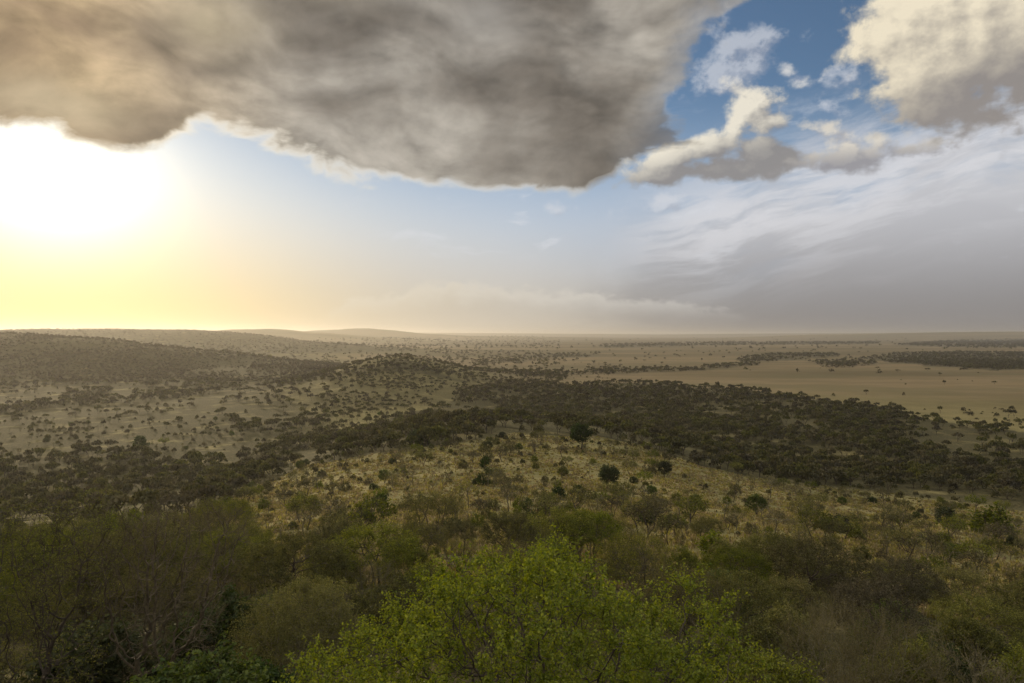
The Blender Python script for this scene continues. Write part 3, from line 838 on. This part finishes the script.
# ------------------------------------------------------------------ the trees nearest the viewer
def heroes():
    def at(px, d): return (px - 512) / F * d, d
    x, y = at(552, 9.8)
    p = proto('fresh_bush', 'bark_dark', 'fresh', 'mound', 4.85, 4.8, 11, n_att=8500, stems=6, clear=0.2, step=0.14, tip=0.006, twig=0.36, twigs_per=4, twig_r=0.003,
              leaf=0.045, per_twig=24, spread=0.028, shoot_up=0.8, low=2, asp=0.62, clumps=260, clump_r=0.46, cap=9000)
    plant(x, y, 'thorn_bush', 'bush', 'fresh green', p, 1.0, True, 'large bright fresh green thorn bush filling the bottom middle, nearest the viewer', 'bright green bush', rz=0.4)
    x, y = at(160, 17.5)
    p = proto('spreading_acacia', 'bark_warm', 'brown', 'fan', 5.5, 2.3, 12, n_att=1500, stems=2, clear=0.30, step=0.16, tip=0.0078, twig=0.42, twigs_per=4, twig_r=0.003,
              leaf=0.036, per_twig=7, spread=0.04, low=3, asp=0.32, shoot_up=0.7)
    plant(x, y, 'acacia_tree', 'tree', 'brown', p, 1.12, True, 'nearly leafless brown acacia with many thin spreading branches, near bottom left corner', 'leafless brown acacia', rz=1.0)
    x, y = at(24, 15.5)
    p = proto('edge_acacia', 'bark_dark', 'olive', 'fan', 5.3, 2.4, 13, n_att=1300, stems=2, clear=0.34, step=0.16, tip=0.006, twig=0.45, twigs_per=5, twig_r=0.003,
              leaf=0.042, per_twig=7, spread=0.045, low=3, asp=0.4)
    plant(x, y, 'acacia_tree', 'tree', 'olive', p, 1.18, True, 'dark trunked olive acacia cut off by the left edge of the view', 'dark trunked acacia', rz=2.0)
    x, y = at(292, 20.5)
    p = proto('feathery_shrub', 'bark_pale', 'olive', 'dome', 3.6, 2.5, 14, n_att=1300, stems=6, clear=0.14, step=0.16, tip=0.0065, twig=0.5, twigs_per=5, twig_r=0.0035,
              leaf=0.055, per_twig=20, spread=0.05, low=2, asp=0.4, shoot_up=0.3)
    plant(x, y, 'thorn_bush', 'bush', 'olive', p, 1.0, True, 'tangled olive thorn bush with pale bare branches, left of the bright green bush', 'pale branched thorn bush', rz=0.3)
    p2 = NEAR['leafy'][0]
    green = proto('glossy_bush', 'bark_dark', 'green', 'dome', 1.9, 1.5, 15, n_att=700, stems=5, clear=0.03, step=0.13, tip=0.006, twig=0.32, twigs_per=4, twig_r=0.004,
                  leaf=0.085, per_twig=14, spread=0.05, low=2, asp=0.62)
    for px, d, sc, pr, lab, sh in [
        (190, 15.0, 1.4, green, 'small leafy green bush under the leafless brown acacia', 'leafy green bush'),
        (95, 19.5, 1.35, p2, 'dark green rounded bush between the two acacias at bottom left', 'dark rounded bush'),
        (250, 17.0, 0.85, p2, 'low very dark green bush below the pale branched thorn bush', 'low dark bush'),
        (222, 24.0, 1.25, p2, 'dark shaded bush behind the leafless brown acacia', 'shaded dark bush')]:
        x, y = at(px, d)
        plant(x, y, 'leafy_bush', 'bush', 'dark green', pr, sc, True, lab, sh)
    x, y = at(862, 18.0)
    p = proto('straw_shrub', 'bark_pale', 'straw', 'fan', 3.0, 2.3, 16, n_att=1100, stems=9, clear=0.12, step=0.15, tip=0.0055, twig=0.6, twigs_per=5, twig_r=0.003,
              leaf=0.045, per_twig=14, spread=0.04, low=2, asp=0.35, shoot_up=1.1, up=0.35)
    plant(x, y, 'dry_shrub', 'shrub', 'straw brown', p, 1.0, True, 'straw brown shrub of upright dry twigs, right of the bright green bush', 'straw brown shrub', rz=0.8)
    x, y = at(985, 19.0)
    plant(x, y, 'dry_shrub', 'shrub', 'brown', NEAR['dry'][1], 1.1, True, 'brown twiggy shrub in the bottom right corner', 'corner brown shrub')
    x, y = at(-12, 19.0)
    plant(x, y, 'thorn_bush', 'bush', 'olive', NEAR['bush'][0], 0.95, True, 'shaded olive bush at the foot of the dark trunked acacia, at the left edge', 'left edge bush')
    x, y = at(770, 16.0)
    plant(x, y, 'thorn_bush', 'bush', 'olive', NEAR['bush'][0], 0.85, True, 'low olive bush between the bright green bush and the straw brown shrub', 'low olive bush')
    x, y = at(930, 24.0)
    plant(x, y, 'leafy_bush', 'bush', 'dark green', p2, 0.9, True, 'dark green bush just behind the straw brown shrub', 'dark green bush')
heroes()

# ------------------------------------------------------------------ single trees one can pick out on the spur and the plain
LANDMARKS = [  # base px, base py, width px, kind, variant, label, short
    (581, 450, 25, 'round', 0, 'round_tree', 'tree', 'wide rounded dark green tree alone on the crest of the grassy spur', 'wide tree on the crest'),
    (608, 491, 24, 'round', 0, 'round_tree', 'tree', 'round dark tree standing alone in pale grass, below the wide crest tree', 'lone round dark tree'),
    (485, 486, 22, 'column', 0, 'column_bush', 'tree', 'tall dark bushy tree of upright oval shape on the grassy spur', 'tall oval dark tree'),
    (449, 484, 11, 'column', 1, 'column_bush', 'bush', 'narrow grey bush left of the tall oval dark tree', 'narrow grey bush'),
    (686, 501, 13, 'bush', 3, 'thorn_bush', 'bush', 'small cone shaped bush on a thin foot in open pale grass', 'cone shaped bush'),
    (709, 548, 40, 'acacia', 0, 'acacia_tree', 'tree', 'spreading acacia with two thin dark stems at the edge of the thicket', 'two stemmed acacia'),
    (757, 517, 24, 'round', 1, 'round_tree', 'tree', 'green rounded tree on open grass right of the cone shaped bush', 'green rounded tree'),
    (731, 533, 22, 'acacia', 1, 'acacia_tree', 'tree', 'dark small crowned acacia just left of the green rounded tree', 'small crowned acacia'),
    (771, 498, 24, 'dry', 1, 'bare_tree', 'tree', 'crooked bare tree with pale branches below the dark woodland', 'crooked bare tree'),
    (796, 502, 26, 'acacia', 2, 'acacia_tree', 'tree', 'pale barked thin acacia beside the crooked bare tree', 'pale barked acacia'),
    (820, 511, 22, 'acacia', 0, 'acacia_tree', 'tree', 'dense dark acacia at the lower edge of the woodland', 'dense dark acacia'),
    (842, 533, 27, 'bush', 1, 'thorn_bush', 'bush', 'leaning dark green bush in open grass on the right', 'leaning dark bush'),
    (366, 524, 24, 'bush', 1, 'thorn_bush', 'bush', 'dark green clump of bush on pale grass above the left thicket', 'dark green clump'),
    (140, 447, 17, 'bush', 1, 'thorn_bush', 'bush', 'solid dark bush alone on the open plain at left', 'solid plain bush'),
    (163, 448, 13, 'acacia', 0, 'acacia_tree', 'tree', 'small umbrella shaped acacia beside the solid dark plain bush', 'umbrella acacia'),
    (883, 503, 20, 'acacia', 1, 'acacia_tree', 'tree', 'slender acacia standing in the pale strip of grass on the right', 'slender acacia'),
    (948, 524, 26, 'bush', 1, 'thorn_bush', 'bush', 'rounded dark bush in the pale strip of grass on the right', 'rounded strip bush'),
    (977, 514, 24, 'acacia', 0, 'acacia_tree', 'tree', 'yellow green flat topped acacia above the rounded strip bush', 'yellow green acacia'),
    (992, 538, 46, 'bush', 0, 'thorn_bush', 'bush', 'broad green bush on the slope near the right edge', 'broad green bush'),
    (1012, 506, 20, 'acacia', 0, 'acacia_tree', 'tree', 'dark acacia by the right edge of the view below the woodland', 'right edge acacia'),
    (438, 538, 62, 'acacia', 1, 'acacia_tree', 'tree', 'broad low flat topped acacia in front of the grassy spur', 'broad flat acacia'),
    (502, 438, 10, 'bush', 1, 'thorn_bush', 'bush', 'little dark bush on the skyline end of the spur crest', 'little crest bush'),
    (417, 446, 26, 'bush', 1, 'thorn_bush', 'bush', 'dark spreading bush on the left shoulder of the grassy spur', 'left shoulder bush'),
    (528, 528, 22, 'column', 0, 'column_bush', 'tree', 'dark upright bushy tree right of the broad flat acacia', 'dark upright tree'),
    (345, 492, 16, 'bush', 2, 'thorn_bush', 'bush', 'grey bush midway down the left flank of the spur', 'grey flank bush'),
    (665, 478, 16, 'round', 0, 'round_tree', 'tree', 'dark compact tree on the right flank of the grassy spur', 'compact flank tree'),
]
def landmarks():
    for px, py, w, kind, var, name, cat, lab, short in LANDMARKS:
        x, y = ground_at(px, py)
        near = y < 80 and kind in ('acacia', 'bush')
        pr = (NEAR if near else MED)[kind][var % len((NEAR if near else MED)[kind])]
        rad = {'acacia': 2.7, 'bush': 1.55, 'round': 2.2, 'column': 1.9 if var == 0 else 0.9, 'dry': 2.0}[kind]
        if near: rad = 3.0 if kind == 'acacia' else 2.2
        sc = (w * y / F / 2) / rad
        plant(x, y, name, cat, '', pr, sc, True, lab, short)
landmarks()

LOOKS = {('acacia', 0): 'olive green', ('acacia', 1): 'brownish', ('acacia', 2): 'grey green', ('bush', 0): 'olive green', ('bush', 1): 'green', ('bush', 2): 'grey green',
         ('dry', 0): 'brown', ('dry', 1): 'pale twigged', ('leafy', 0): 'dark green'}
MLOOKS = {('acacia', 0): 'olive green', ('acacia', 1): 'grey green', ('acacia', 2): 'pale barked', ('bush', 0): 'olive green', ('bush', 1): 'dark green', ('bush', 2): 'grey green',
          ('bush', 3): 'brownish', ('round', 0): 'dark green', ('round', 1): 'green', ('column', 0): 'dark', ('column', 1): 'grey', ('dry', 0): 'brown', ('dry', 1): 'bare'}
NAMES = {'acacia': ('acacia_tree', 'tree', 'acacia'), 'bush': ('thorn_bush', 'bush', 'thorn bush'), 'dry': ('dry_shrub', 'shrub', 'dry shrub'),
         'leafy': ('leafy_bush', 'bush', 'leafy bush'), 'round': ('round_tree', 'tree', 'round tree'), 'column': ('column_bush', 'bush', 'upright bush')}

def too_close(x, y, k=0.5, rad=1.5):
    for p in PLANTS:
        if abs(p['x'] - x) < 8 and (p['x'] - x) ** 2 + (p['y'] - y) ** 2 < (k * (rad + 1.3)) ** 2: return True
    return False

def thicket():
    """the close belt of thorn scrub on the slope below the viewer"""
    g = np.random.default_rng(101)
    pts = []
    for yy in np.arange(21, 80, 3.2):
        for xx in np.arange(-68, 62, 3.4):
            x = xx + g.uniform(-1.5, 1.5); y = yy + g.uniform(-1.4, 1.4)
            if abs(x) > 0.80 * y + 2: continue
            pts.append((x, y))
    pts.sort(key=lambda p: p[1])
    for x, y in pts:
        px, py = project(x, y, hz(x, y))
        lim = np.interp(px, [-100, 180, 260, 330, 420, 470, 560, 640, 700, 780, 860, 940, 1100], [76, 62, 50, 47, 46, 52, 56, 53, 47, 48, 45, 45, 41])
        if y > lim + g.uniform(-4, 3): continue
        if y < 17 and 330 < px < 760: continue
        if y > 36 and px > 330 and g.uniform() < 0.34: continue
        if y < 27 and px < 250: continue
        if too_close(x, y, 0.62): continue
        u = g.uniform()
        wood = 0.5 + 0.5 * math.sin(x * 0.13 + y * 0.2)
        if px < 330: kind, var = ('acacia', [0, 0, 1][g.integers(3)]) if u < 0.45 else ('bush', g.integers(3)) if u < 0.8 else ('dry', g.integers(2))
        elif px < 700: kind, var = ('acacia', [0, 1, 2][g.integers(3)]) if u < 0.62 else ('bush', [0, 2][g.integers(2)]) if u < 0.9 else ('dry', g.integers(2))
        else: kind, var = ('bush', [0, 1, 0, 2][g.integers(4)]) if u < 0.56 else ('acacia', [0, 0, 0, 2][g.integers(4)]) if u < 0.86 else ('dry', g.integers(2))
        sc = g.uniform(0.72, 1.12)
        if kind == 'acacia': sc *= 0.88 if y > 30 else 0.72
        if y < 28 and kind != 'acacia': sc *= 0.85
        if px < 230: sc *= 1.25 if y > 30 else 1.1
        var = int(var)
        nm, cat, word = NAMES[kind]
        plant(x, y, nm, cat, LOOKS[(kind, var)] + ' ' + word, NEAR[kind][var], sc, True, group='scrub on the near slope')
thicket()

FAR_POINTS = []    # (x, y, z, R, H, tone, shape): trees too many and too small to stand alone
def spur_scatter():
    g = np.random.default_rng(202)
    cand = []
    y = 48.0
    while y < 470:
        step = 3.9 + y * 0.0022
        for xx in np.arange(-0.86 * y - 10, 0.86 * y + 10, step):
            cand.append((xx + g.uniform(-.5, .5) * step, y + g.uniform(-.5, .5) * step))
        y += step
    X = np.array([c[0] for c in cand]); Y = np.array([c[1] for c in cand]); Z = height(X, Y)
    c, PX, PY = cover(X, Y, Z)
    clump = fbm(X / 26, Y / 26, 41, 3)
    sp = []
    for x, y, z, cv, px, py, cl in zip(X, Y, Z, c, PX, PY, clump):
        if cv > 0.5: continue
        lim = np.interp(px, [-100, 180, 260, 330, 420, 470, 560, 640, 700, 780, 860, 940, 1100], [78, 64, 52, 49, 48, 54, 58, 55, 49, 50, 47, 47, 43])
        if y < lim + 1: continue
        dens = 0.24 + 1.7 * max(cl - 0.44, 0) * 1.7
        if z > 12: dens += 0.18
        if z < 4 and px < 330: dens *= 0.65
        if z < 4 and px > 700: dens *= 0.5
        if px > 480 and px < 640 and py < 445: dens *= 0.6
        if y < 90: dens += 0.25
        if px > 690 and py < 528: dens *= 0.45
        if g.uniform() > dens: continue
        if too_close(x, y, 0.55): continue
        u = g.uniform()
        if u < 0.46: kind, var, sc = 'bush', [0, 0, 0, 1, 2, 2, 3, 3][g.integers(8)], 0.28 + 0.75 * g.uniform() ** 1.5
        elif u < 0.70: kind, var, sc = 'acacia', g.integers(3), g.uniform(0.5, 1.0)
        elif u < 0.90: kind, var, sc = 'dry', g.integers(2), g.uniform(0.5, 1.0)
        elif u < 0.925: kind, var, sc = 'round', 1, g.uniform(0.45, 0.75)
        else: kind, var, sc = 'column', 1, g.uniform(0.5, 1.0)
        if z < 6 and y > 250: sc *= 1.25
        var = int(var)
        sp.append((sc * MED[kind][var].H / y, x, y, kind, var, sc))
    sp.sort(reverse=True)
    count = {}
    for s, x, y, kind, var, sc in sp:
        nm, cat, word = NAMES[kind]
        count[nm] = count.get(nm, 0) + 1
        already = sum(1 for p in PLANTS if p['name'] == nm)
        if already >= 290:
            FAR_POINTS.append((x, y, hz(x, y), sc * 1.5, sc * MED[kind][var].H, g.uniform(), 0 if kind == 'acacia' else 1)); continue
        plant(x, y, nm, cat, MLOOKS[(kind, var)] + ' ' + word, MED[kind][var], sc, True, group='bushes scattered over the grassy spur')
spur_scatter()

# ------------------------------------------------------------------ turn the plants into objects, each with a label of its own
def ordinal(n):
    names = ['', 'second ', 'third ', 'fourth ', 'fifth ', 'sixth ', 'seventh ', 'eighth ', 'ninth ', 'tenth ']
    if n < 10: return names[n]
    n += 1
    return '%d%s ' % (n, {1: 'st', 2: 'nd', 3: 'rd'}.get(n % 10 if n % 100 not in (11, 12, 13) else 0, 'th'))

def name_plants():
    marks = []
    for p in PLANTS:
        p['px'], p['py'] = project(p['x'], p['y'], p['z'])
        p['pw'] = p['sc'] * p['pr'].H * F / p['y']
        if p['short']: marks.append(p)
    seen = {}
    rest = [p for p in PLANTS if not p['label']]
    for p in rest:
        m = min(marks, key=lambda m: math.hypot(p['px'] - m['px'], (p['py'] - m['py']) * 1.4))
        dx, dy = p['px'] - m['px'], (p['py'] - m['py']) * 1.4
        a = math.degrees(math.atan2(-dy, dx)) % 360
        where = ['right of', 'behind and right of', 'behind', 'behind and left of', 'left of', 'in front and left of', 'in front of', 'in front and right of'][int(((a + 22.5) % 360) // 45)]
        p['_m'], p['_w'], p['_d'] = m, where, math.hypot(dx, dy)
    rest.sort(key=lambda p: p['_d'])
    for p in rest:
        h = p['sc'] * p['pr'].H
        size = 'tall' if h > 3.2 else 'small' if h < 1.5 else 'low' if h < 2.2 else 'middling'
        if len(p['_m']['short'].split()) + len(p['_w'].split()) + len(p['look'].split()) > 12: size = ''
        key = (p['_m']['short'], p['_w'], size, p['look'])
        k = seen.get(key, 0); seen[key] = k + 1
        nth = ordinal(k).strip()
        p['label'] = '%s %s, %s %s the %s' % (size, p['look'], nth if nth else 'nearest', p['_w'], p['_m']['short'])
        p['label'] = p['label'].strip()

def build_plants():
    name_plants()
    for p in PLANTS:
        loc = (p['x'], p['y'], p['z'])
        if p['parts']:
            o = link(p['name'], None, None, loc, p['rz'], p['sc'])
            link('trunk', p['pr'].trunk, o); link('crown', p['pr'].crown, o)
        else:
            o = link(p['name'], p['pr'].whole(), None, loc, p['rz'], p['sc'])
        tag(o, p['label'], p['cat'], p['group'])
build_plants()

# ------------------------------------------------------------------ woodland, hillside bush and far scrub
def unit_tree(shape, n, seed, leaf):
    g = np.random.default_rng(seed)
    pos = []
    ph = g.uniform(0, 6.28, 4)
    while len(pos) < n:
        p = g.uniform(-1, 1, 3); rr = math.hypot(p[0], p[1]); a = math.atan2(p[1], p[0]); h = (p[2] + 1) / 2
        e = 0.82 + 0.12 * math.sin(3 * a + ph[0]) + 0.10 * math.sin(5 * a + ph[1])
        if rr > e: continue
        if shape == 0:
            top = 1 - 0.33 * rr ** 2 + 0.06 * math.sin(6 * p[0] + ph[2]); bot = 0.55 + 0.16 * rr
            if not (max(bot, top - 0.28) < h < top): continue
        else:
            top = math.sqrt(max(1 - (rr / e) ** 2, 0))
            if not (max(0.03, top * 0.35) < h < top): continue
        pos.append((p[0], p[1], h))
    pos = np.array(pos)
    v, q = leaves(pos, leaf, g, up=0.6, asp=0.85)
    parts = [(v, q)]
    if shape == 0:
        k = 3
        p0 = np.array([[0, 0, -0.1]] + [[0, 0, 0.25]] * k); a = g.uniform(0, 6.28, k)
        p1 = np.concatenate([[[0, 0, 0.26]], np.stack([0.5 * np.cos(a), 0.5 * np.sin(a), np.full(k, 0.66)], -1)])
        parts.append(tubes(p0, p1, np.array([0.045] + [0.03] * k), np.array([0.035] + [0.015] * k), 3))
    return join(parts), len(q)

def merged_trees(name, pts, leaf_m, protos):
    """many small trees as one mesh"""
    pts = np.array(pts, float); g = np.random.default_rng(len(pts))
    vs, qs, ms, ts, off = [], [], [], [], 0
    which = g.integers(0, len(protos), len(pts))
    by_shape = pts[:, 6].astype(int)
    for k, ((v, q), nl, shape) in enumerate(protos):
        cand = [j for j, pr in enumerate(protos) if pr[2] == shape]
        sel = np.nonzero((by_shape == shape) & (which % len(cand) == cand.index(k)))[0]
        if not len(sel): continue
        P = pts[sel]; a = g.uniform(0, 6.28, len(sel)); c, s = np.cos(a), np.sin(a)
        X = v[None, :, 0] * P[:, 3:4]; Y = v[None, :, 1] * P[:, 3:4]
        W = np.stack([X * c[:, None] - Y * s[:, None] + P[:, 0:1], X * s[:, None] + Y * c[:, None] + P[:, 1:2], v[None, :, 2] * P[:, 4:5] + P[:, 2:3] - 0.05], -1)
        vs.append(W.reshape(-1, 3))
        qs.append((q[None] + (np.arange(len(sel)) * len(v))[:, None, None] + off).reshape(-1, 4))
        mi = np.zeros(len(q), np.int32); mi[nl:] = 1
        ms.append(np.tile(mi, len(sel))); ts.append(np.repeat(P[:, 5], len(v)))
        off += len(sel) * len(v)
    me = make_mesh(name, np.concatenate(vs), np.concatenate(qs), [leaf_m, M['bark_dark']], np.concatenate(ms), tone=np.concatenate(ts))
    return link(name, me)

def scatter_woods():
    g = np.random.default_rng(303)
    wood_pts = {'near': [], 'far': [], 'hill': [], 'scrub': []}
    def cells(y0, y1, step, xmax):
        out = []
        for yy in np.arange(y0, y1, step):
            xx = np.arange(-xmax(yy), xmax(yy), step)
            out.append(np.stack([xx, np.full(len(xx), yy)], -1))
        p = np.concatenate(out)
        return p + g.uniform(-0.5, 0.5, p.shape) * step
    # valley woods
    for y0, y1, step in [(140, 520, 4.7), (520, 1000, 5.6), (1000, 1500, 7.5)]:
        p = cells(y0, y1, step, lambda yy: 0.84 * yy + 20)
        z = height(p[:, 0], p[:, 1]); c, px, py = cover(p[:, 0], p[:, 1], z)
        gap = fbm(p[:, 0] / 38, p[:, 1] / 38, 51, 3)
        left_hill = (z > 6) & (p[:, 1] > 700) & (p[:, 0] < -260)
        ok = (g.uniform(0, 1, len(p)) < c * np.clip(0.24 + 3.2 * (gap - 0.33), 0.06, 1.0)) & (c > 0.3)
        # loose trees outside the woods
        loose = (c <= 0.3) & (p[:, 1] > 430) & (g.uniform(0, 1, len(p)) < np.where(px < 330, 0.20, np.where((px < 620) | (p[:, 1] < 560), 0.07, 0.004)) * np.clip(3 * (gap - 0.3), 0.1, 1.6))
        knoll = (c <= 0.3) & (z > 4) & (px > 250) & (px < 560) & (p[:, 1] > 440) & (g.uniform(0, 1, len(p)) < 0.85 * np.clip(3 * (gap - 0.26), 0.1, 1.5))
        ok = ok | loose | knoll
        for (x, y), zz, k, lh, lo_ in zip(p[ok], z[ok], knoll[ok], left_hill[ok], loose[ok]):
            umb = g.uniform() < 0.62
            Rr = g.uniform(2.0, 4.0) if umb else g.uniform(1.3, 2.8)
            Hh = g.uniform(3.6, 6.2) if umb else g.uniform(1.8, 3.6)
            if k or lh: Rr *= 0.72; Hh *= 0.72
            if lo_ and g.uniform() < 0.6: umb = False; Rr = g.uniform(0.8, 1.6); Hh = g.uniform(0.9, 2.0)
            if y > 900: Rr *= 1.15
            rec = (x, y, zz, Rr, Hh, g.uniform(), 0 if umb else 1)
            wood_pts['hill' if lh else 'near' if y < 520 else 'far'].append(rec)
    # left hills
    for y0, y1, step, x0, x1 in [(780, 1420, 5.0, -1250, -250), (1700, 2500, 11, -2300, -500)]:
        xx, yy = np.meshgrid(np.arange(x0, x1, step), np.arange(y0, y1, step))
        p = np.stack([xx.ravel(), yy.ravel()], -1) + g.uniform(-0.5, 0.5, (xx.size, 2)) * step
        z = height(p[:, 0], p[:, 1]); px, py = project(p[:, 0], p[:, 1], z)
        gap = fbm(p[:, 0] / 90, p[:, 1] / 90, 61, 3)
        ok = (z > 3.5) & (px > -60) & (g.uniform(0, 1, len(p)) < (0.62 if y0 < 1500 else 0.40) * np.clip(3 * (gap - 0.25), 0.15, 1.3))
        for (x, y), zz in zip(p[ok], z[ok]):
            k = 1.0 if y < 1500 else 1.35
            wood_pts['hill'].append((x, y, zz, k * g.uniform(1.0, 2.2), k * g.uniform(1.2, 2.5), g.uniform(), 1 if g.uniform() < 0.6 else 0))
    # far belts and dots on the plain
    for y0, y1, step in [(1000, 2400, 13), (2400, 5200, 24), (5200, 9500, 55)]:
        p = cells(y0, y1, step, lambda yy: 0.82 * yy + 50)
        z = height(p[:, 0], p[:, 1]); c, px, py = cover(p[:, 0], p[:, 1], z)
        band = fbm(p[:, 0] / 900, p[:, 1] / 260, 71, 4)
        dots = np.where(px < 560, 0.11, 0.012) * np.clip(5 * (band - 0.4), 0.08, 3.2)
        clump = fbm(p[:, 0] / 70, p[:, 1] / 50, 72, 3)
        pr = np.where(c > 0.2, c * np.clip(0.2 + 3.4 * (clump - 0.36), 0.05, 1.0), dots)
        ok = (g.uniform(0, 1, len(p)) < pr) & (z < 30) & (p[:, 0] > -0.62 * p[:, 1])
        k = 1.0 if y0 < 2000 else 1.7 if y0 < 5000 else 3.2
        for (x, y), zz in zip(p[ok], z[ok]):
            wood_pts['scrub'].append((x, y, zz, k * g.uniform(2.8, 5.2), min(k, 1.8) * g.uniform(4.0, 7.0), g.uniform(), 0 if g.uniform() < 0.6 else 1))
    hi = [(*unit_tree(0, 150, s, 0.24), 0) for s in (1, 2, 3, 4)] + [(*unit_tree(1, 130, s, 0.27), 1) for s in (5, 6, 7)]
    md = [(*unit_tree(0, 60, s, 0.36), 0) for s in (1, 2, 3, 4)] + [(*unit_tree(1, 50, s, 0.40), 1) for s in (5, 6, 7)]
    lo = [(*unit_tree(0, 22, s, 0.55), 0) for s in (1, 2, 3)] + [(*unit_tree(1, 20, s, 0.6), 1) for s in (5, 6, 7)]
    o = merged_trees('woodland', wood_pts['near'] + FAR_POINTS, M['wood_green'], hi)
    tag(o, 'dense dark acacia woodland on the valley floor behind the grassy spur', 'woodland', kind='stuff')
    o = merged_trees('valley_bushland', wood_pts['far'], M['wood'], md)
    tag(o, 'dark bushland round the foot of the wooded knoll and along the plain', 'woodland', kind='stuff')
    o = merged_trees('hillside_bush', wood_pts['hill'], M['hill'], lo)
    tag(o, 'hazy brown bush covering the long hills at left', 'bushland', kind='stuff')
    o = merged_trees('distant_scrub', wood_pts['scrub'], M['wood'], lo)
    tag(o, 'thin dark belts and dots of scrub far out on the tawny plain', 'scrub', kind='stuff')
    print('trees', {k: len(v) for k, v in wood_pts.items()}, 'single', len(PLANTS), 'rest', len(FAR_POINTS))
scatter_woods()

# ------------------------------------------------------------------ standing grass
def grass():
    g = np.random.default_rng(404)
    n = 130000
    y = 40 + 260 * g.uniform(0, 1, n) ** 1.25; x = g.uniform(-0.82, 0.82, n) * y
    z = height(x, y); c, px, py = cover(x, y, z)
    t = fbm(x / 7, y / 7, 81, 3)
    ok = (c < 0.5) & (z > 2.5) & (g.uniform(0, 1, n) < np.clip(2.6 * (t - 0.25), 0.1, 1))
    x, y, z = x[ok], y[ok], z[ok]; n = len(x)
    B = 4
    h = g.uniform(0.15, 0.5, n)[:, None] * g.uniform(0.7, 1.2, (n, B)); w = 0.05 + 0.0011 * y[:, None] * g.uniform(0.6, 1.2, (n, B))
    a = g.uniform(0, 6.28, (n, B)); b = a + g.normal(0, 0.6, (n, B)) + 1.57
    bx = x[:, None] + g.normal(0, 0.18, (n, B)); by = y[:, None] + g.normal(0, 0.18, (n, B)); bz = np.repeat(z[:, None], B, 1) - 0.05
    lean = g.uniform(0.1, 0.5, (n, B)) * h
    dx, dy = np.cos(a) * w, np.sin(a) * w; lx, ly = np.cos(b) * lean, np.sin(b) * lean
    V = np.stack([np.stack([bx - dx, by - dy, bz], -1), np.stack([bx + dx, by + dy, bz], -1),
                  np.stack([bx + dx * 0.35 + lx, by + dy * 0.35 + ly, bz + h], -1), np.stack([bx - dx * 0.35 + lx, by - dy * 0.35 + ly, bz + h], -1)], 2).reshape(-1, 3)
    q = np.arange(len(V)).reshape(-1, 4)
    tone = np.repeat(g.uniform(0, 1, n), B * 4)
    o = link('grass', make_mesh('grass', V, q, [M['blade']], tone=tone))
    tag(o, 'dry golden grass standing in tufts over the spur', 'grass', kind='stuff')
grass()
SC.cycles.use_adaptive_sampling = True
SC.cycles.adaptive_threshold = 0.01
